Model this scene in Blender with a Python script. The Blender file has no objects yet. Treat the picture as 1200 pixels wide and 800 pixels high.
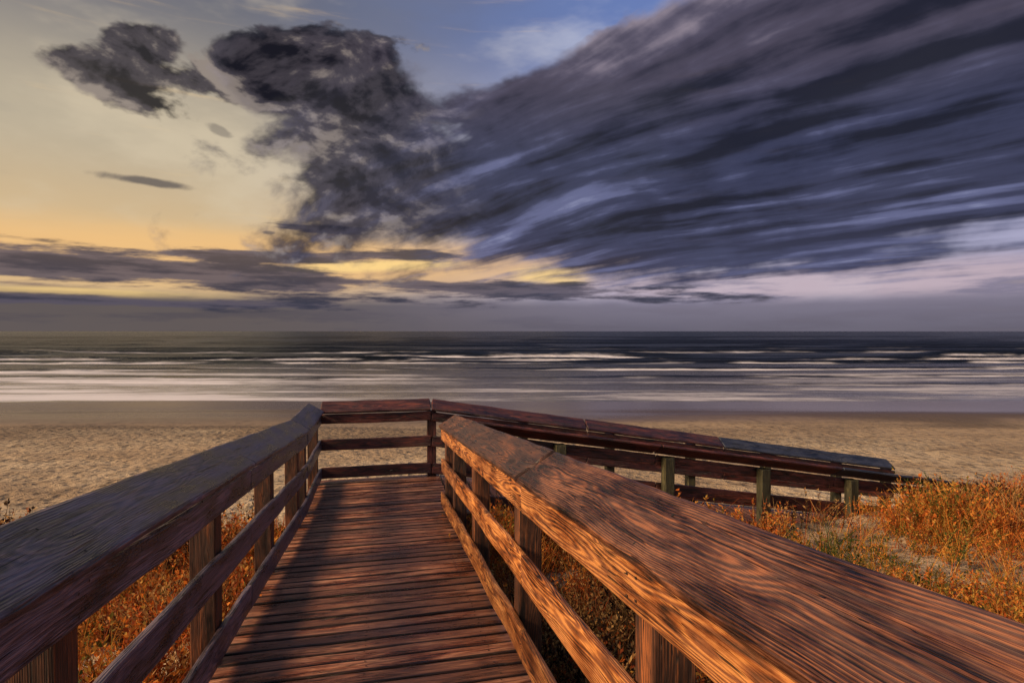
import bpy, math, random, time
import numpy as np
from mathutils import Vector
T0=time.time()
random.seed(7); rs=np.random.RandomState(11)
S=bpy.context.scene
S.view_settings.view_transform='Standard'; S.view_settings.look='None'; S.view_settings.exposure=0
ZC=5.5            # eye height above the sea
DIR=np.array([-0.2236,0.9747,0.0]); PER=np.array([0.9747,0.2236,0.0])
SL=0.095; H=1.6; SL2=0.160
U_L=7.45; U_E=9.1; VL=-0.90; VR=0.75; V_E=9.75
def W(u,v,z): return DIR*u+PER*v+np.array([0,0,z+ZC])
def deckz(u): return -H-SL*min(u,U_L)
ZL=deckz(U_L)
def deck2z(v): return ZL-SL2*max(0,v-VR)

# ------------------------------------------------------------ node helper
class X:
    def __init__(s,nt,k): s.nt=nt; s.k=k
    def _b(s,o,op,r=False):
        return mth(s.nt,op,o,s) if r else mth(s.nt,op,s,o)
    def __add__(s,o): return s._b(o,'ADD')
    def __radd__(s,o): return s._b(o,'ADD',True)
    def __sub__(s,o): return s._b(o,'SUBTRACT')
    def __rsub__(s,o): return s._b(o,'SUBTRACT',True)
    def __mul__(s,o): return s._b(o,'MULTIPLY')
    def __rmul__(s,o): return s._b(o,'MULTIPLY',True)
def put(nt,sock,v):
    if isinstance(v,X): nt.links.new(v.k,sock)
    else: sock.default_value=v
def mth(nt,op,*a):
    n=nt.nodes.new('ShaderNodeMath'); n.operation=op
    for i,v in enumerate(a): put(nt,n.inputs[i],v)
    return X(nt,n.outputs[0])
def sstep(nt,v,a,b,o0=0.0,o1=1.0):
    n=nt.nodes.new('ShaderNodeMapRange'); n.interpolation_type='SMOOTHSTEP'
    put(nt,n.inputs[0],v); n.inputs[1].default_value=a; n.inputs[2].default_value=b
    n.inputs[3].default_value=o0; n.inputs[4].default_value=o1
    return X(nt,n.outputs[0])
def comb(nt,x,y,z):
    n=nt.nodes.new('ShaderNodeCombineXYZ')
    for i,v in enumerate((x,y,z)): put(nt,n.inputs[i],v)
    return X(nt,n.outputs[0])
def sep(nt,v):
    n=nt.nodes.new('ShaderNodeSeparateXYZ'); nt.links.new(v.k,n.inputs[0])
    return [X(nt,o) for o in n.outputs]
def noise(nt,vec,scale=1.0,detail=2.0,rough=.5,dims='3D'):
    n=nt.nodes.new('ShaderNodeTexNoise'); n.noise_dimensions=dims; nt.links.new(vec.k,n.inputs['Vector'])
    n.inputs['Scale'].default_value=scale; n.inputs['Detail'].default_value=detail
    n.inputs['Roughness'].default_value=rough
    return X(nt,n.outputs[0])
def voro(nt,vec,scale=1.0,dims='3D'):
    n=nt.nodes.new('ShaderNodeTexVoronoi'); n.voronoi_dimensions=dims; nt.links.new(vec.k,n.inputs['Vector'])
    n.inputs['Scale'].default_value=scale
    return X(nt,n.outputs['Distance'])
def mix(nt,f,a,b,mode='MIX'):
    n=nt.nodes.new('ShaderNodeMix'); n.data_type='RGBA'; n.blend_type=mode
    put(nt,n.inputs[0],f)
    for s,v in ((6,a),(7,b)):
        if isinstance(v,X): nt.links.new(v.k,n.inputs[s])
        else: n.inputs[s].default_value=(v[0],v[1],v[2],1)
    return X(nt,n.outputs[2])
def lin(r,g,b):
    f=lambda c:(c/255/12.92) if c/255<=.04045 else ((c/255+.055)/1.055)**2.4
    return (f(r),f(g),f(b))
def newmat(name):
    m=bpy.data.materials.new(name); m.use_nodes=True; nt=m.node_tree
    return m,nt,nt.nodes['Principled BSDF']
def bump(nt,h,strength,dist):
    n=nt.nodes.new('ShaderNodeBump'); n.inputs['Strength'].default_value=strength
    n.inputs['Distance'].default_value=dist; nt.links.new(h.k,n.inputs['Height']); return X(nt,n.outputs[0])
def attr(nt,name):
    n=nt.nodes.new('ShaderNodeAttribute'); n.attribute_name=name; return n

# ------------------------------------------------------------ numpy noise
TAB=rs.rand(256,256); ANG=rs.rand(256,256)*2*np.pi; GXT=np.cos(ANG);GYT=np.sin(ANG)
def vn(x,y):
    x=np.asarray(x,float); y=np.asarray(y,float)
    xi=np.floor(x).astype(int); yi=np.floor(y).astype(int); fx=x-xi; fy=y-yi
    fx=fx*fx*(3-2*fx); fy=fy*fy*(3-2*fy)
    g=lambda a,b:TAB[a%256,b%256]
    return (g(xi,yi)*(1-fx)+g(xi+1,yi)*fx)*(1-fy)+(g(xi,yi+1)*(1-fx)+g(xi+1,yi+1)*fx)*fy
def fbm(x,y,o=4):
    s=0;a=.5;t=0
    for i in range(o):
        s=s+a*vn(x*2**i+17.3*i,y*2**i+5.1*i); t+=a; a*=.5
    return s/t
def gn(x,y):
    x0=np.floor(x);y0=np.floor(y);xi=x0.astype(np.int32);yi=y0.astype(np.int32);fx=x-x0;fy=y-y0
    u=fx*fx*fx*(fx*(fx*6-15)+10);v=fy*fy*fy*(fy*(fy*6-15)+10)
    def g(a,b,dx,dy):
        a=a&255;b=b&255; return GXT[a,b]*dx+GYT[a,b]*dy
    n00=g(xi,yi,fx,fy);n10=g(xi+1,yi,fx-1,fy);n01=g(xi,yi+1,fx,fy-1);n11=g(xi+1,yi+1,fx-1,fy-1)
    return (n00*(1-u)+n10*u)*(1-v)+(n01*(1-u)+n11*u)*v
def gf(x,y,o=5,rough=.5,off=0.0,rot=.5,lac=2.03):
    s=0;a=1.0;t=0;x=x+off*3.7;y=y+off*1.9;c,q=math.cos(rot),math.sin(rot)
    for i in range(o):
        s=s+a*gn(x,y);t+=a;a*=rough; x,y=(x*c-y*q)*lac+11.3,(x*q+y*c)*lac+4.7
    return s/t*1.6   # roughly -1..1
def ss(x,a,b):
    t=np.clip((x-a)/(b-a),0,1); return t*t*(3-2*t)

# ------------------------------------------------------------ terrain height (relative to eye)
def ground(Xp,Yp):
    Xp=np.asarray(Xp,float); Yp=np.asarray(Yp,float)
    D=Yp-.2*np.clip(Xp,-15,15)
    z=-2.15-.45*ss(D,3,8)
    bumps=(fbm(Xp*.35+9,Yp*.35,4)-.5)*.7*(1-ss(D,9,14))
    z=z+bumps*ss(np.abs(Xp+.1*Yp),.8,2.5)-.12
    beach=-3.95-(Yp-12)*.0470
    f=ss(D+ (fbm(Xp*.3,Yp*.1+3,3)-.5)*2.5,7.6,12.0)
    z=z*(1-f)+beach*f
    z=np.where(Yp>14,np.maximum(z,-16)+(fbm(Xp*.03+4,Yp*.05,3)-.5)*.22*ss(Yp,14,30),z)
    lump=(1-ss(Yp,22,36))*(.35+.9*fbm(Xp*.2,Yp*.2+50,2))
    z=z+ (fbm(Xp*1.2,Yp*1.2,5)-.5)*.20*lump
    u=-.2236*Xp+.9747*Yp; v=.9747*Xp+.2236*Yp
    dz=-H-SL*np.clip(u,-30,U_L)-.26
    m=ss(-np.abs(v+.08)+1.55,0,.5)*(1-ss(u,9.2,9.8))
    z=np.where(z>dz,z*(1-m)+dz*m,z)
    d2=ZL-SL2*np.clip(v-VR,0,V_E-VR)-.16
    m2=ss(u,6.75,7.3)*(1-ss(u,9.4,10.0))*ss(v,0,.7)*(1-ss(v,10.5,12.5))
    z=np.where(z>d2,z*(1-m2)+d2*m2,z)
    return z

def mesh_obj(name,verts,faces,mat=None,attrs=None,smooth=False,parent=None):
    me=bpy.data.meshes.new(name)
    verts=np.asarray(verts,dtype=np.float32)
    if isinstance(faces,np.ndarray):
        k=faces.shape[1]; me.vertices.add(len(verts)); me.vertices.foreach_set('co',verts.ravel())
        me.loops.add(faces.size); me.loops.foreach_set('vertex_index',faces.ravel().astype(np.int32))
        me.polygons.add(len(faces)); me.polygons.foreach_set('loop_start',np.arange(0,faces.size,k,dtype=np.int32))
        me.update(calc_edges=True)
    else: me.from_pydata(verts.tolist(),[],faces)
    for k,(t,a) in (attrs or {}).items():
        at=me.attributes.new(k,t,'POINT'); a=np.asarray(a,dtype=np.float32)
        at.data.foreach_set({'FLOAT_VECTOR':'vector','FLOAT':'value','FLOAT_COLOR':'color'}[t],a.ravel())
    if smooth: me.polygons.foreach_set('use_smooth',np.ones(len(me.polygons),dtype=bool))
    me.update()
    o=bpy.data.objects.new(name,me); S.collection.objects.link(o)
    if mat: me.materials.append(mat)
    if parent: o.parent=parent
    return o
def grid_faces(nr,nc):
    i=np.arange(nr-1)[:,None]*nc+np.arange(nc-1)[None,:]; i=i.ravel()
    return np.stack([i,i+1,i+nc+1,i+nc],1)
def empty(name):
    e=bpy.data.objects.new(name,None); S.collection.objects.link(e); return e

# ------------------------------------------------------------ wood material
def wood(name,light,mid,dark,grey,greyamt,rough=.45,bmp=.8,ringc=.26,var=.6,edge=0.0):
    m,nt,b=newmat(name)
    g=attr(nt,'grain'); r=X(nt,attr(nt,'rnd').outputs['Fac'])
    x,y,z=sep(nt,X(nt,g.outputs['Vector']))
    w1=noise(nt,comb(nt,x*1.1,y*6,z*6),1,2)
    kd=voro(nt,comb(nt,x*1.15,y*3.6,r*7.0),1,'3D')
    kn=mth(nt,'EXPONENT',kd*-12.0)
    w2=noise(nt,comb(nt,x*.4,r*31,0.0),1,1)
    yy=y-(w2-.5)*.30; zz=z+(.04+w1*.05)
    rr=mth(nt,'SQRT',yy*yy+zz*zz)
    rings=mth(nt,'SINE',rr*1000+w1*9+kn*40)*.5+.5
    fib=noise(nt,comb(nt,x*6,y*230,z*230),1,2,.6)
    fib2=noise(nt,comb(nt,x*1.6,y*60,z*60),1,2,.6)
    blot=noise(nt,comb(nt,x*2.2,y*9,z*9+r*5),1,5,.68)
    crack=sstep(nt,fib2,.64,.68)
    chk=sstep(nt,mth(nt,'ABSOLUTE',fib2-.52),.004,.016,1.0,0.0)*sstep(nt,w1,.50,.60)
    crack=mth(nt,'MAXIMUM',crack,chk)
    knc=sstep(nt,kd,.05,.13,1.0,0.0)
    f=rings*ringc+fib*.60+fib2*.50+(blot-.5)*1.5-.12
    c=mix(nt,sstep(nt,f,.22,.62),dark,mid)
    c=mix(nt,sstep(nt,f,.55,.95),c,light)
    gm=sstep(nt,blot+fib*.4+r*.15,.60,.90)*greyamt
    c=mix(nt,gm,c,grey)
    c=mix(nt,sstep(nt,r,0,1,.0,var),c,mix(nt,1.0,c,(.42,.37,.36),'MULTIPLY'))
    c=mix(nt,mth(nt,'MAXIMUM',crack*.9,knc*.85),c,(.012,.008,.006))
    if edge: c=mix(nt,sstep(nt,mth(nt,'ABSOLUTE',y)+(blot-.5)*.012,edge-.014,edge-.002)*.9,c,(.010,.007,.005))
    nt.links.new(c.k,b.inputs['Base Color'])
    put(nt,b.inputs['Roughness'],sstep(nt,blot,.3,.8,rough-.12,rough+.2))
    b.inputs['Specular IOR Level'].default_value=.5
    h=rings*.18+fib*.7+fib2*.5-crack*1.4-knc*.4
    nt.links.new(bump(nt,h,bmp,.006).k,b.inputs['Normal'])
    return m
M_rcap=wood('wood_dark_cap',lin(186,108,58),lin(84,46,28),lin(15,8,6),lin(104,86,78),.45,.36,1.0)  # cap coloured darker than its rail to stand in for grazing sun
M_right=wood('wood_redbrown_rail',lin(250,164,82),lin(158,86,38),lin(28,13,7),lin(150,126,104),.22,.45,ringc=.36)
M_left=wood('wood_weathered_shaded_rail',lin(162,124,110),lin(68,52,55),lin(8,6,9),lin(112,108,130),.6,.36,1.0)  # weathered wood, with sunless sky-blue shade put into its colour
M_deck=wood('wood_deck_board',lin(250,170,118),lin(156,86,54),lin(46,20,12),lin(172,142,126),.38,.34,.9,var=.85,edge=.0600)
M_post=wood('wood_post',lin(206,114,46),lin(98,50,22),lin(18,9,6),lin(90,80,70),.22,.6,ringc=.20)
M_far=wood('wood_far_rail',lin(180,82,38),lin(94,39,21),lin(16,8,6),lin(84,80,92),.28,.5)
M_fard=wood('wood_far_rail_weathered',lin(88,84,90),lin(48,45,51),lin(12,11,13),lin(82,88,104),.5,.45)
M_green=wood('wood_post_mossy',lin(130,116,66),lin(70,62,36),lin(18,17,11),lin(90,92,70),.4,.6)
m,nt,b=newmat('galvanised_screw'); b.inputs['Base Color'].default_value=(.03,.025,.02,1); b.inputs['Metallic'].default_value=.4; b.inputs['Roughness'].default_value=.6
M_screw=m

# ------------------------------------------------------------ board builder
class Boards:
    def __init__(s,cyr=.06): s.v=[];s.f=[];s.g=[];s.r=[];s.n=0;s.mi=[];s.cyr=cyr
    def add(s,p0,p1,side,w,nrm,t,ch=.005,seg=None,wob=.0015,mi=0):
        p0=np.array(p0,float);p1=np.array(p1,float);L=np.linalg.norm(p1-p0); ax=(p1-p0)/L
        side=np.array(side,float); side-=ax*side.dot(ax); side/=np.linalg.norm(side)
        cr=np.cross(ax,side); nrm=cr if np.dot(cr,nrm)>0 else -cr
        flip=np.dot(cr,nrm)<0
        a,bb=w/2,t/2
        k2=ch*.293
        prof=np.array([(-a+ch,-bb),(0,-bb),(a-ch,-bb),(a-k2,-bb+k2),(a,-bb+ch),(a,bb-ch),(a-k2,bb-k2),(a-ch,bb),(a*.33,bb),(-a*.33,bb),(-a+ch,bb),(-a+k2,bb-k2),(-a,bb-ch),(-a,-bb+ch),(-a+k2,-bb+k2)]); k=len(prof)
        seg=seg or max(2,int(L/.12))
        ts=np.array([0,ch/L]+[i/seg for i in range(1,seg)]+[1-ch/L,1]); n=len(ts)
        ph=random.random()*100; ox=random.random()*60; cy=(random.random()-.5)*s.cyr; rv=random.random()
        sc=np.ones(n); sc[0]=sc[-1]=1-(ch/max(min(a,bb),.01))*.8
        wa=wob*(2*vn(ts*L*2+ph,ph)-1); wb=wob*(2*vn(ts*L*2.7+ph,ph+9)-1)
        e=wob*.6*(2*vn(ts[:,None]*L*9+np.arange(k)[None,:]*.6,ph)-1)
        PY=prof[None,:,0]*sc[:,None]+wa[:,None]+e; PZ=prof[None,:,1]*sc[:,None]+wb[:,None]+e*.5
        P=p0+ax*(L*ts)[:,None,None]+side*PY[:,:,None]+nrm*PZ[:,:,None]
        base=s.n; s.n+=n*k
        s.v.append(P.reshape(-1,3))
        G=np.stack([np.repeat(ox+ts*L,k),np.tile(prof[:,0]+cy,n),np.tile(prof[:,1],n)],1); s.g.append(G); s.r.append(np.full(n*k,rv))
        nf=0
        for j in range(n-1):
            for q in range(k):
                a0=base+j*k+q;a1=base+j*k+(q+1)%k
                F=(a0,a1,a1+k,a0+k); s.f.append(F if not flip else F[::-1]); nf+=1
        c0=tuple(base+q for q in range(k)); c1=tuple(base+(n-1)*k+q for q in range(k))
        s.f.append(c0[::-1] if not flip else c0); s.f.append(c1 if not flip else c1[::-1]); nf+=2
        s.mi+= [mi]*nf
    def make(s,name,mats,parent):
        if not isinstance(mats,(list,tuple)): mats=[mats]
        o=mesh_obj(name,np.concatenate(s.v),s.f,None,{'grain':('FLOAT_VECTOR',np.concatenate(s.g)),'rnd':('FLOAT',np.concatenate(s.r))},parent=parent)
        for m in mats: o.data.materials.append(m)
        o.data.polygons.foreach_set('material_index',s.mi); o.data.update()
        return o
UP=np.array([0,0,1.0])
TILT=math.radians(31); CW=.28; CT=.045
def screws(name,pts,parent,r=.0055):
    v=[];f=[]
    for p,n in pts:
        n=np.array(n,float);n/=np.linalg.norm(n); a=np.cross(n,[.3,.5,.1]);a/=np.linalg.norm(a);b_=np.cross(n,a)
        k=len(v)
        for i in range(7):
            t=i/7*2*math.pi; v.append(np.array(p)+n*.0012+(a*math.cos(t)+b_*math.sin(t))*r)
        f.append(tuple(range(k,k+7)))
    return mesh_obj(name,v,f,M_screw,parent=parent)

def railing(line,inward,posts,mats,joints,capm=None):
    e=empty('wooden_railing'); inw=np.array(inward,float); out=-inw
    cap=Boards();side=Boards();mid=Boards();bot=Boards();po=Boards()
    cs=out*math.cos(TILT)+UP*math.sin(TILT); cn=UP*math.cos(TILT)-out*math.sin(TILT)
    sc=[]; capm=capm or [0]*(len(joints)-1)
    for i,(a,b_) in enumerate(zip(joints[:-1],joints[1:])):
        A=np.array(line(a));B=np.array(line(b_));d=(B-A)/np.linalg.norm(B-A)
        A=A+d*.002;B=B-d*.002
        cc=UP*1.040+inw*.018+cs*(CW/2)+cn*(CT/2)+cn*random.uniform(-.002,.002)
        cap.add(A+cc,B+cc,cs,CW,cn,CT,.018,wob=.005,mi=capm[i])
        for Bd,h0,h1 in ((side,.885,1.032),(mid,.475,.645),(bot,.045,.215)):
            Bd.add(A+UP*(h0+h1)/2+out*.02,B+UP*(h0+h1)/2+out*.02,UP,h1-h0,inw,.04,.012,wob=.005)
    for t in posts:
        P=np.array(line(t))+out*(.04+.0745)
        g=float(ground(P[0],P[1]))+ZC
        Pt=P.copy();Pt[2]=P[2]+1.035;Pb=P.copy();Pb[2]=min(g-.3,P[2]-.3)
        po.add(Pb,Pt,inw,.14,np.cross(UP,inw),.14,.008,wob=.001)
        Q=np.array(line(t))
        for h in (.93,1.0,.52,.60,.09,.17):
            for dd in (-.03,.035): sc.append((Q+UP*(h+dd*.2)+np.cross(UP,inw)*dd+inw*.002,inw))
        R_=Q+UP*1.040+inw*.018+cn*(CT+.002)
        for q in (.05,.2): sc.append((R_+cs*q+np.cross(UP,inw)*.02,cn))
    cap.make('cap_board',mats[0],e);side.make('top_side_rail',mats[1],e);mid.make('mid_rail',mats[2],e);bot.make('kick_rail',mats[2],e)
    po.make('posts',mats[3],e); screws('screws',sc,e)
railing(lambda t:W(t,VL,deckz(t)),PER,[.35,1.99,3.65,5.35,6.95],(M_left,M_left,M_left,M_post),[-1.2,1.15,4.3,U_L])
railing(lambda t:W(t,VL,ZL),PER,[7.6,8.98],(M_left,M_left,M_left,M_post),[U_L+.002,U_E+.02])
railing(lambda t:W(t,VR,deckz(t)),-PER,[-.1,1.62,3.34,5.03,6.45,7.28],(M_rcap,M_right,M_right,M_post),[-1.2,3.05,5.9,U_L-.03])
railing(lambda t:W(U_E,t,ZL),-DIR,[.78],(M_far,M_far,M_far,M_far),[VL-.02,VR+.02])
railing(lambda t:W(U_E,t,deck2z(t)),-DIR,[2.3,3.85,5.4,6.95,8.5,9.65],([M_far,M_fard],M_far,M_far,M_green),[VR+.024,3.4,6.0,V_E],[0,0,1])
railing(lambda t:W(U_L,t,deck2z(t)),DIR,[2.35,3.95,5.5,7.05,8.5,9.6],([M_far,M_fard],M_far,M_far,M_green),[VR+.15,3.8,6.8,V_E],[0,0,1])

# deck boards
bw=Boards(0.0); e=empty('boardwalk'); sc=[]
u=-1.0; pitch=.1385
slope_n=UP+DIR*SL; slope_n/=np.linalg.norm(slope_n)
while u<U_E+.05:
    uc=u+pitch/2; isr=uc<U_L
    n_=slope_n if isr else UP
    ax2=DIR-UP*SL if isr else DIR
    z=-H-SL*min(uc,U_L)
    j=(random.random()-.5)*.012
    dzr=.019+random.random()*.008; sk_=(random.random()-.5)*.006
    c=lambda v:W(uc,v,z)-n_*dzr
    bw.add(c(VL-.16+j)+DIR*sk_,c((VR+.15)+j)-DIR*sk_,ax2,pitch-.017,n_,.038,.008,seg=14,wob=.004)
    for v in (VL+.12,-.1,VR-.12):
        for d in (-.03,.03): sc.append((W(uc+d,v+(random.random()-.5)*.02,z-SL*d*(1 if isr else 0))-n_*dzr+n_*.0215,n_))
    u+=pitch
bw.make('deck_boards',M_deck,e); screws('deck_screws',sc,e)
b2=Boards(0.0); v=VR+.16
n2=UP+PER*SL2; n2/=np.linalg.norm(n2)
while v<V_E+.15:
    vc=v+pitch/2
    z=ZL-SL2*(vc-VR)
    c=lambda q:W(q,vc,z)-n2*.02
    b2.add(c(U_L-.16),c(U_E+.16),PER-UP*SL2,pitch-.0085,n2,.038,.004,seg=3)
    v+=pitch
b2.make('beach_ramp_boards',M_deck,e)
jo=Boards()
for vv in (VL-.10,-.08,VR+.09):
    jo.add(W(-1,vv,-H+SL-.145),W(U_L,vv,ZL-.145),UP,.18,PER,.04)
    jo.add(W(U_L+.01,vv,ZL-.145),W(U_E,vv,ZL-.145),UP,.18,PER,.04)
for uu in (U_L-.10,U_E+.10):
    jo.add(W(uu,VR+.17,ZL-.15),W(uu,V_E,deck2z(V_E)-.145),UP,.18,DIR,.04)
jo.make('joists',M_far,e)
print('wood',time.time()-T0)

# ------------------------------------------------------------ ground sheet
nx,ny=620,760
kx=math.asinh(4000/4); xs=4*np.sinh(np.linspace(-1,1,nx)*kx)
ys=8+4*np.sinh(np.linspace(-1,1,ny)*kx)
GX,GY=np.meshgrid(xs,ys)
GZ=ground(GX,GY)+ZC
GZ=np.where(GY>260,np.minimum(GZ,-10),GZ)
n1=fbm(GX*.35,GY*.35,4); n2a=fbm(GX*2.2,GY*2.2,3)
strk=fbm(GX*.035,GY*.30+3,4); shore=fbm(GX*.05+8,GY*.02,3); big=fbm(GX*.10,GY*.16+30,4)
mixc=lambda f,a,b:np.asarray(a)*(1-f[...,None])+np.asarray(b)*f[...,None]
colr=mixc(ss(n1*.7+n2a*.3,.35,.65),lin(176,146,112),lin(232,204,166))
dampc=mixc(ss(strk*.6+big*.4,.42,.58),lin(96,76,58),lin(168,140,108))
wet=ss(GY+(strk-.5)*16+(big-.5)*10,13,30)
colr=colr*(1-wet[...,None])+dampc*wet[...,None]
vw=ss(GY+(shore-.5)*8+(strk-.5)*9,27.5,37.0)
colr=mixc(vw,colr,lin(86,70,62))
colr=np.concatenate([colr,np.ones(colr.shape[:2]+(1,))],-1)
m,nt,b=newmat('sand')
tc=nt.nodes.new('ShaderNodeNewGeometry'); P=X(nt,tc.outputs['Position'])
cA=attr(nt,'sandcol'); vwN=X(nt,attr(nt,'wetness').outputs['Fac']); am=X(nt,attr(nt,'lump').outputs['Fac'])
nn=noise(nt,P,1.7,6,.70,'2D'); vo=voro(nt,P,2.3,'2D'); fine=noise(nt,P,26,2,.7,'2D')
c=mix(nt,sstep(nt,nn,.48,.68)*.65,X(nt,cA.outputs['Color']),lin(84,64,46))
c=mix(nt,sstep(nt,vo,.10,.34,.45,0.0)*am,c,lin(80,60,44))
c=mix(nt,sstep(nt,fine,.38,.5,.35,0.0),c,lin(70,52,38))
nt.links.new(c.k,b.inputs['Base Color'])
put(nt,b.inputs['Roughness'],1.0-vwN*.84); b.inputs['Specular IOR Level'].default_value=.6
nt.links.new(bump(nt,(nn*1.3+sstep(nt,vo,.05,.36)*.40)*am+fine*.04*(1.0-vwN),1.0,.24).k,b.inputs['Normal'])
lump=1-.90*ss(GY+(strk-.5)*22+(big-.5)*16,15,36)
mesh_obj('ground',np.stack([GX,GY,GZ],-1).reshape(-1,3),grid_faces(ny,nx),m,{'sandcol':('FLOAT_COLOR',colr),'wetness':('FLOAT',vw),'lump':('FLOAT',lump*(1-vw))},smooth=True)

# ------------------------------------------------------------ sea
NR,NC=700,640
q=np.linspace(1/36,1/39000,NR); Yr=1/q; cols=np.linspace(-4,4,NC)
SY=np.repeat(Yr[:,None],NC,1); SX=cols[None,:]*(SY+50)
Z=np.zeros_like(SY); foam=np.zeros_like(SY); dark=np.zeros_like(SY)
ridges=[(62,.10,1.6),(70,.16,2.0),(84,.28,2.6),(97,.45,3),(110,.8,3.6),(126,1.3,5.2),(150,.8,6),(178,.9,7),(215,.9,9),(260,.9,11),(320,1.0,15),(400,1.0,20),(520,1.1,28)]
for i,(y0,a,w) in enumerate(ridges):
    yc=y0+(fbm(SX/130+i*31,SX*0+i,5)-.5)*y0*.22
    d=SY-yc; mod=ss(fbm(SX/55+i*13,SX*0+i*7+.5,4),.30,.52)
    prof=np.where(d<0,np.exp(-(d/(w*.45))**2),np.exp(-(d/(w*1.5))**2))
    Z+=a*prof*(.2+.8*mod)
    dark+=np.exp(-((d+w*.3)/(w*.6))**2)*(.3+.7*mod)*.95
    br=[.3,.4,.5,.65,.95,1.1,.5,.3,.1,0,0,0,0][i]
    if br:
        bk=ss(fbm(SX/12+i*3,SY/5,5),.32,.58)*mod
        foam+=br*1.2*np.exp(-((d+w*.80)/(w*.42))**2)*bk
        foam+=br*.6*np.where(d<-w*.6,np.exp(-np.abs(d+w*.6)/(w*1.8)),0)*ss(fbm(SX/7+i*5,SY/1.6,4),.44,.62)*mod
Z+=(fbm(SX/5,SY/2.5,3)-.5)*.10*ss(SY,50,80)*(1-ss(SY,150,300))
pyy=388+3668/SY+(fbm(SX/22,SY/16,4)-.5)*8*ss(SY,40,60)+(fbm(SX/60+7,SY/60,2)-.5)*11
G=lambda c,s:np.exp(-((pyy-c)/s)**2)
st=fbm(SX/16,SY/2.0,5); st2=fbm(SX/20+5,SY/4.0,5)
lf=1-ss(SX/SY,-.8,.0)
foam+=G(467,5)*(.30+.30*lf+.42*ss(st,.4,.64))+G(457,5)*(.20+.32*lf+.42*ss(st,.42,.62))+G(448,3.5)*(.05+.28*lf+.40*ss(st2,.44,.6))
foam+=G(440,3)*(.10+.15*lf+.45*ss(st2,.44,.62))+G(432,2.0)*.40*ss(st2,.47,.6)
foam=np.clip(foam,0,1)
m,nt,b=newmat('sea_water')
fo=X(nt,attr(nt,'foam').outputs['Fac']); dk=X(nt,attr(nt,'troughs').outputs['Fac'])
tc=nt.nodes.new('ShaderNodeNewGeometry'); P=X(nt,tc.outputs['Position']); px,py,pz=sep(nt,P)
fn=noise(nt,comb(nt,px*.30,py*1.0,0.0),1,4,.65,'2D')
ff=sstep(nt,fo*1.0+(fn-.5)*.60,.12,1.0)
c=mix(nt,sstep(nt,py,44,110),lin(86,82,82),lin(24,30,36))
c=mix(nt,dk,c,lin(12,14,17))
c=mix(nt,ff,c,lin(228,220,222))
nt.links.new(c.k,b.inputs['Base Color'])
put(nt,b.inputs['Roughness'],ff*.3+.16+sstep(nt,py,50,140)*.14); b.inputs['IOR'].default_value=1.33
put(nt,b.inputs['Specular IOR Level'],.5-dk*.32)
wv=noise(nt,comb(nt,px*.10,py*.45,0.0),1,5,.65,'2D'); wv2=noise(nt,comb(nt,px*.018,py*.07,0.0),1,3,.6,'2D')
calm=sstep(nt,py,46,110)
nt.links.new(bump(nt,wv*(.10+calm*1.5)+wv2*calm*4.0,.85,1.0).k,b.inputs['Normal'])
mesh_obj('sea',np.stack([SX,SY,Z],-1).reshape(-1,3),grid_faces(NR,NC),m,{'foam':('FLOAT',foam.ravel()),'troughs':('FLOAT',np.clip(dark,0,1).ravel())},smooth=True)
print('sea',time.time()-T0)

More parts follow.
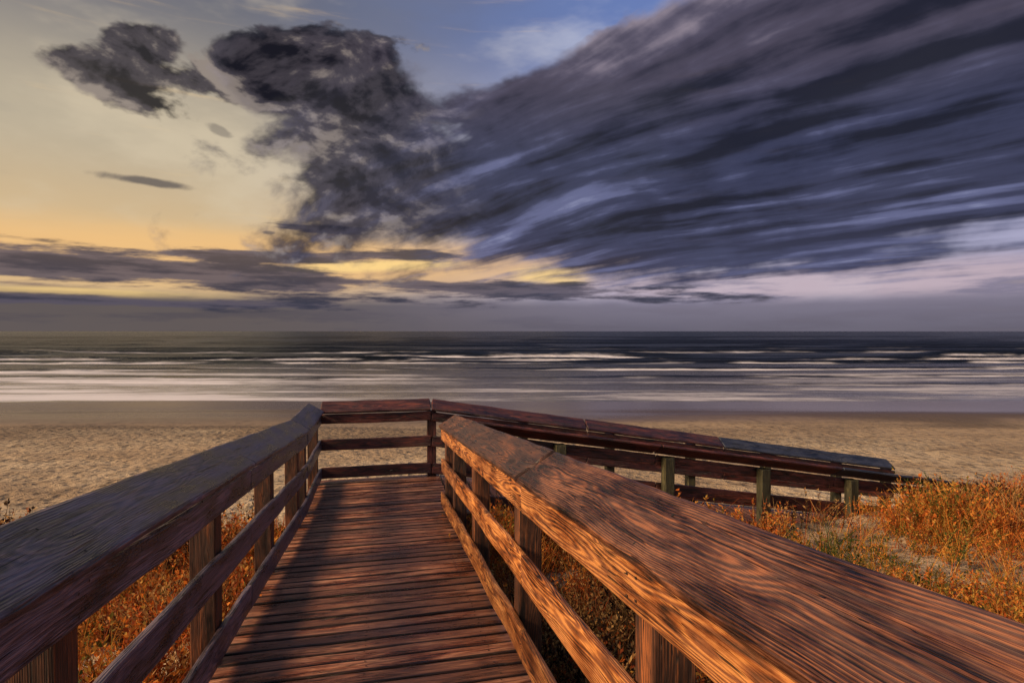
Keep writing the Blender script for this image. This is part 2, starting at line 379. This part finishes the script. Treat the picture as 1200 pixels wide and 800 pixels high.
# ------------------------------------------------------------ dune plants
m,nt,b=newmat('dune_plant_leaf')
tcol=X(nt,attr(nt,'leafcol').outputs['Color'])
nt.links.new(tcol.k,b.inputs['Base Color']); b.inputs['Roughness'].default_value=.75; b.inputs['Specular IOR Level'].default_value=.2
tr=nt.nodes.new('ShaderNodeBsdfTranslucent'); nt.links.new(tcol.k,tr.inputs[0])
ms=nt.nodes.new('ShaderNodeMixShader'); ms.inputs[0].default_value=.35
nt.links.new(b.outputs[0],ms.inputs[1]); nt.links.new(tr.outputs[0],ms.inputs[2])
nt.links.new(ms.outputs[0],nt.nodes['Material Output'].inputs[0])
M_plant=m
R=np.random.RandomState(3)
def arche(kind):
    V=[];F=[];T=[]
    def strip(p,d0,L,w,segs,curve,tt):
        d=np.array(d0,float);d/=np.linalg.norm(d); sd=np.cross(d,[R.randn(),R.randn(),.2]);sd/=np.linalg.norm(sd)
        cur=np.array(p,float); pts=[cur.copy()]; n=len(V)
        for i in range(segs):
            dd=d+curve*(i+.5)/segs; dd/=np.linalg.norm(dd); cur=cur+dd*L/segs; pts.append(cur.copy())
        for i,pp in enumerate(pts):
            ww=w*(1-.8*i/segs); V.extend([pp-sd*ww,pp+sd*ww]); T.extend([tt,tt])
        for i in range(segs): k=n+2*i;F.append((k,k+1,k+3,k+2))
        return pts
    def leaf(p,d,L,w,tt):
        n=len(V); d=d/np.linalg.norm(d); sd=np.cross(d,R.randn(3));sd/=np.linalg.norm(sd)
        V.extend([p,p+d*L*.5+sd*w,p+d*L,p+d*L*.5-sd*w]); T.extend([tt]*4); F.append((n,n+1,n+2,n+3))
    if kind==0:
        for i in range(22):
            a=R.rand()*6.28; sp=.1+R.rand()*.55; dr=np.array([math.cos(a)*sp,math.sin(a)*sp,1])
            strip([R.randn()*.12,R.randn()*.12,0],dr,.5+R.rand()*.8,.009,3,np.array([math.cos(a),math.sin(a),-.5])*R.rand(),R.randn()*.14)
    elif kind==1:
        for i in range(8):
            a=R.rand()*6.28; sp=R.rand()*.45; dr=np.array([math.cos(a)*sp,math.sin(a)*sp,1]); tt=R.randn()*.10
            pts=strip([R.randn()*.2,R.randn()*.2,0],dr,.55+R.rand()*.6,.011,3,np.array([R.randn(),R.randn(),0])*.25,tt+.35)
            for k in range(18):
                q_=(.2+.8*R.rand()**.8)*3; i0=min(int(q_),2); p=pts[i0]+(pts[i0+1]-pts[i0])*(q_-i0)
                leaf(p,np.array([R.randn(),R.randn(),.6+R.rand()]),.04+R.rand()*.08,.014+R.rand()*.013,tt+R.randn()*.12)
    else:
        for i in range(40):
            a=R.rand()*6.28; rr_=R.rand()*.55
            leaf(np.array([math.cos(a)*rr_,math.sin(a)*rr_,.02+R.rand()*.4]),np.array([math.cos(a),math.sin(a),R.rand()*1.4]),.10+R.rand()*.12,.035+R.rand()*.03,R.randn()*.09)
    return np.array(V),np.array(F),np.array(T)
AR={k:[arche(k) for _ in range(12)] for k in (0,1,2)}
R=np.random.RandomState(5)
N=72000
x=R.uniform(-14,20,N); y=R.uniform(.3,13,N)
u_=-.2236*x+.9747*y; v_=.9747*x+.2236*y
ok=~(((v_>-1.10)&(v_<.96)&(u_<9.6))|((u_>7.15)&(u_<9.5)&(v_>.5)&(v_<10.4)))
ok&=np.abs(x)<y*1.25+1.8
D=y-.2*np.clip(x,-15,15); ok&=D<8.5+R.randn(N)*.5
den=ss(fbm(x*.75+2,y*.75+8,4),.36,.54)*.88+.12
bare=np.exp(-(((x-4.8)/1.4)**2+((y-5.3-(4.8-x)*.55)/.60)**2)**1.5)
den*=1-.92*bare
den=np.where(x<0,den*(.5+.5*(1-ss(D,6,8.4))),den)
ok&=R.rand(N)<den*.80
x=x[ok];y=y[ok];D=D[ok];n=len(x)
gz=ground(x,y)+ZC-.02
t0=fbm(x*.8+30,y*.8,3)
kind=R.choice([0,1,2],p=[.34,.50,.16],size=n)
tt=np.clip(.54+(t0-.5)*1.6+R.randn(n)*.13,0,1); tt=np.where(kind==2,.06+R.rand(n)*.36,tt)
sc_=(.20+.28*R.rand(n)**1.3)*np.where(kind==2,.7,1)*np.where(y>6,1.15,1.0)*(.65+.7*fbm(x*.9,y*.9+40,2))
rampx=np.array([0,.14,.26,.40,.54,.68,.84,1]); rampc=np.array([lin(62,74,30),lin(118,106,44),lin(196,148,68),lin(226,136,54),lin(192,92,38),lin(110,50,28),lin(220,170,104),lin(48,28,20)])
VV=[];FF=[];CC=[];off=0
for k in (0,1,2):
    for j in range(12):
        idx=np.where((kind==k)&((np.arange(n)%12)==j))[0]
        if len(idx)==0: continue
        V,F,T=AR[k][j]; a=R.rand(len(idx))*6.28; ca,sa=np.cos(a),np.sin(a); s_=sc_[idx]; lx=R.randn(len(idx))*.15;ly=R.randn(len(idx))*.15
        P=np.empty((len(idx),len(V),3))
        zz=V[None,:,2]*s_[:,None]
        P[...,0]=x[idx,None]+(V[None,:,0]*ca[:,None]-V[None,:,1]*sa[:,None])*s_[:,None]+zz*lx[:,None]
        P[...,1]=y[idx,None]+(V[None,:,0]*sa[:,None]+V[None,:,1]*ca[:,None])*s_[:,None]+zz*ly[:,None]
        P[...,2]=gz[idx,None]+zz
        tv=np.clip(tt[idx,None]+T[None,:],0,1)
        C=np.stack([np.interp(tv,rampx,rampc[:,c_]) for c_ in range(3)]+[np.ones_like(tv)],-1)
        FF.append((F[None]+(off+np.arange(len(idx))*len(V))[:,None,None]).reshape(-1,4)); off+=len(idx)*len(V)
        VV.append(P.reshape(-1,3)); CC.append(C.reshape(-1,4))
mesh_obj('dune_grass',np.concatenate(VV),np.concatenate(FF),M_plant,{'leafcol':('FLOAT_COLOR',np.concatenate(CC))})
print('plants',n,off,time.time()-T0)

# ------------------------------------------------------------ sky dome (front half, cloudscape) 
def PX(x,y):
    a=math.atan((x-600)/667); return a,(388-y)/667*math.cos(a)
av=np.concatenate([np.linspace(-1.5,-.85,90,endpoint=False),np.linspace(-.85,.85,1350,endpoint=False),np.linspace(.85,1.5,90)])
ev=np.concatenate([np.linspace(-.03,0,6,endpoint=False),np.linspace(0,.62,620,endpoint=False),np.linspace(.62,1.3,90)])
A,E=np.meshgrid(av,ev)
hyp=1/np.sqrt(1+E*E); dz=E*hyp; dx=np.sin(A)*hyp; dy=np.cos(A)*hyp
wA=gf(A*3.2,E*4.2,6,.60,1.0); wE=gf(A*3.2,E*4.2,6,.60,9.0)
Aw=A+wA*.090; Ew=E+wE*.048
def ell(x,y,rx,ry,rot=0,a=None,e_=None):
    a=Aw if a is None else a; e_=Ew if e_ is None else e_
    a0,e0=PX(x,y); c_,s_=math.cos(math.radians(rot)),math.sin(math.radians(rot)); f=math.cos(a0)
    da=a-a0;de=e_-e0
    return 1-np.hypot((da*c_+de*s_)/(rx/667*f*(.6+.4*f)),(de*c_-da*s_)/(ry/667*f))
def mx(*a):
    r_=a[0]
    for k in a[1:]:
        h_=np.maximum(.25-np.abs(r_-k),0)/.25; r_=np.maximum(r_,k)+h_*h_*.25*.25
    return r_
# cloud layer coordinates with a wind direction
t=1/(np.maximum(dz,0)+.12); wa_=math.radians(-46); wx,wy=math.sin(wa_),math.cos(wa_)
plx,ply=dx*t,dy*t
def layer(ex=0,ey=0,two=True):
    al=plx*wx+ply*wy+ex; cr=plx*wy-ply*wx+ey
    wp=gf(al*.6,cr*.8,4,.5,3.0)*.32
    S1=gf(al*.42+wp*.3,cr*1.7+wp,7,.52,5.0,rot=.07)
    S2=gf(al*.60+wp,cr*4.4+wp*2,5,.56,8.0,rot=.03) if two else None
    return S1,S2
S1,S2=layer(); S1b,_=layer(.10,-.10,False)
relief=(S1-S1b)
def puffs(a,e): 
    w=gf(a*5,e*7,3,.5,4.0)*.035
    return gf((a+w)*7.0,(e+w)*10.0,8,.56,2.0)
Pf=puffs(A,E); Pf2=puffs(A-.012,E-.018); prel=Pf-Pf2
main=mx(ell(880,228,570,100,3),ell(1040,100,470,140,18),ell(660,185,240,85,20),ell(450,190,140,60,8),ell(405,108,110,52,-5),ell(860,50,270,98,20),ell(615,115,160,50,14),ell(740,62,130,52,22))
rt=ss(A,-.35,.05)
cov=main*1.15+(S1*.50+S2*.26)*(.30+.70*rt)+Pf*(.85-.65*rt)+.17
chk=0
for (x_,y_,rx,ry,ro,am_) in ((1080,98,180,30,10,1.0),(1130,35,140,34,15,1.35),(640,40,150,24,20,.9),(540,50,80,36,10,.7),(1190,150,80,16,5,.8),(900,120,120,14,18,.6),(590,140,120,20,14,.35)):
    chk=chk+np.maximum(ell(x_,y_,rx,ry,ro),0)*am_
cov-=chk*(.12+1.3*ss(-S1*.7-S2*.8,-.04,.50))
d_main=ss(cov,.0,.44)
ul=mx(ell(115,88,118,32,-8),ell(165,60,50,34,0),ell(270,98,118,28,4),ell(365,72,105,32,8))
d_ul=ss(ul*1.1+Pf*1.20+.07,.04,.40)
d_len=ss(ell(177,214,60,7,-2,A,E)+Pf*.9+S2*.2,.05,.6)+ss(ell(316,273,10,3,0,A,E)+Pf*.5,.1,.6)*.8+ss(ell(262,155,18,8,-25,A,E)+Pf*1.4,.1,.6)*.6
Bn=gf(A*4.5,E*42,7,.60,6.0,rot=.05)
lowb=mx(ell(230,320,400,20,-3,A,E),ell(60,318,260,12,0,A,E),ell(560,338,280,12,-2,A,E),ell(330,300,220,9,2,A,E),ell(385,270,70,7,0,A,E),ell(100,352,380,9,0,A,E))
d_low=ss(lowb*1.0+Bn*1.15,.0,.45)
L3=lambda *c:np.array(lin(*c))
def mixn(f,a,b): f=np.clip(f,0,1)[...,None]; return a*(1-f)+b*f
left=ss(-A,-.30,.50)
hi=ss(E,.08,.58); one=np.ones(A.shape+(1,))
cR=mixn(hi,L3(170,168,196)*one,L3(104,126,182)*one)
cL=mixn(ss(E,.12,.30),L3(214,184,140)*one,L3(188,175,152)*one); cL=mixn(ss(E,.28,.54),cL,L3(106,108,120)*one)
base=mixn(left,cR,cL)
Wi=gf(A*2.6,E*5.5,6,.55,20.0,rot=.2)
base=mixn(ss(Wi,.0,.55)*.60,base,mixn(left,L3(190,196,220)*one,L3(216,200,172)*one))
base=mixn(ss(-Wi,.0,.55)*.55,base,mixn(left,L3(86,104,154)*one,L3(122,120,124)*one))
gw=np.maximum(mx(ell(560,150,180,80,10),ell(1060,95,200,50,10)),0); base=mixn(ss(gw,0,.8)*.30,base,L3(190,196,222)*one)
gl=np.maximum(ell(300,306,640,50,0,A,E),0); base=mixn(ss(gl+Bn*.12,0,.7)*.8,base,L3(244,194,128)*one)
pk=np.maximum(ell(1000,330,560,36,0,A,E),0); base=mixn(ss(pk+Bn*.15,0,.7)*.6,base,L3(204,176,176)*one)
veil=1-ss(E+Bn*.03,.075,.14)
base=mixn(veil*ss(Bn,-.1,.35)*.80,base,mixn(left,L3(116,114,140)*one,L3(116,98,98)*one))
hot=np.maximum(mx(ell(645,322,70,16,0,A,E),ell(90,343,220,8,0,A,E),ell(440,312,130,11,3,A,E)),0)
base=mixn(ss(hot+Bn*.4,.08,.7)*.9,base,L3(255,216,142)*one)
hz=1-ss(E+Wi*.006+Bn*.008,.038,.066)
hzc=mixn(left,L3(118,112,128)*one,L3(82,77,83)*one); hzc=mixn(ss(-E,-.045,.0)*.5,hzc,L3(78,74,82)*one)
base=mixn(hz*.93,base,hzc)
# main cloud shading
thick=ss(cov,.15,.9)
sh=.44-S1*.34+S2*.42+relief*1.3+Pf*.12+prel*(.9-.75*rt)-thick*.14+np.minimum(chk,1)*.15
cc=mixn(ss(sh,.0,.42),L3(22,23,34)*one,L3(54,57,82)*one)
cc=mixn(ss(sh,.40,.76),cc,L3(98,102,138)*one)
cc=mixn(ss(sh,.76,1.15),cc,L3(172,177,210)*one)
upc=mixn(ss(sh,.05,.50),L3(30,27,35)*one,L3(80,71,82)*one); upc=mixn(ss(sh,.50,1.0),upc,L3(178,160,164)*one)
cc=mixn(ss(E,.28,.46)*.75,cc,upc)
bot=ell(900,300,520,45,0,A,E); cc=mixn(ss(bot,0,.8)*.3,cc,L3(74,77,110)*one)
edge=1-ss(cov,.0,.34); cc=mixn(edge*.5,cc,L3(146,146,174)*one)
ps=.47+prel*2.0-Pf*.40
pc=mixn(ss(ps,.05,.55),L3(24,24,33)*one,L3(68,63,70)*one); pc=mixn(ss(ps,.55,1.05),pc,L3(146,134,126)*one)
fl=(1-ss(A,-.28,-.02))*.75
cc=mixn(fl,cc,pc)
col=mixn(d_low*.90,base,mixn(ss(Bn,-.1,.3),L3(88,82,96)*one,L3(54,56,72)*one))
col=mixn(d_len*.8,col,L3(84,80,84)*one)
col=mixn(d_ul*.94,col,pc)
col=mixn(d_main*.96,col,cc)
col=np.concatenate([col,np.ones(A.shape+(1,))],-1)
RD=38000.0
dome=np.stack([np.sin(A)*RD,np.cos(A)*RD,E*RD+ZC],-1)
m,nt,b=newmat('cloudy_sky'); nt.nodes.remove(b); em=nt.nodes.new('ShaderNodeEmission')
nt.links.new(attr(nt,'skycol').outputs['Color'],em.inputs[0]); nt.links.new(em.outputs[0],nt.nodes['Material Output'].inputs[0])
try: m.cycles.emission_sampling='NONE'
except Exception as ex: print(ex)
mesh_obj('sky',dome.reshape(-1,3),grid_faces(*A.shape),m,{'skycol':('FLOAT_COLOR',col)},smooth=True)
print('sky',time.time()-T0)

SUN_AZ=math.radians(-112); SUN_EL=math.radians(28)
w=bpy.data.worlds.new('World'); S.world=w; w.use_nodes=True; nt=w.node_tree
bg=nt.nodes['Background']; bg.inputs[1].default_value=.085
sk=nt.nodes.new('ShaderNodeTexSky'); sk.sky_type='NISHITA'; sk.sun_disc=False; sk.sun_elevation=SUN_EL; sk.sun_rotation=SUN_AZ
nt.links.new(sk.outputs[0],bg.inputs[0])
L=bpy.data.lights.new('sun','SUN'); L.energy=5.0; L.angle=math.radians(13); L.color=(1,.72,.43)
so=bpy.data.objects.new('sun',L); S.collection.objects.link(so)
sd=Vector((math.sin(SUN_AZ)*math.cos(SUN_EL),math.cos(SUN_AZ)*math.cos(SUN_EL),math.sin(SUN_EL)))
so.rotation_euler=sd.to_track_quat('Z','Y').to_euler()
cam=bpy.data.cameras.new('camera'); cam.lens=20; cam.sensor_width=36; cam.clip_end=90000; cam.clip_start=.02
co=bpy.data.objects.new('camera',cam); S.collection.objects.link(co)
co.location=(0,0,ZC); co.rotation_euler=(math.radians(90-1.03),0,0)
S.camera=co
print('done',time.time()-T0)
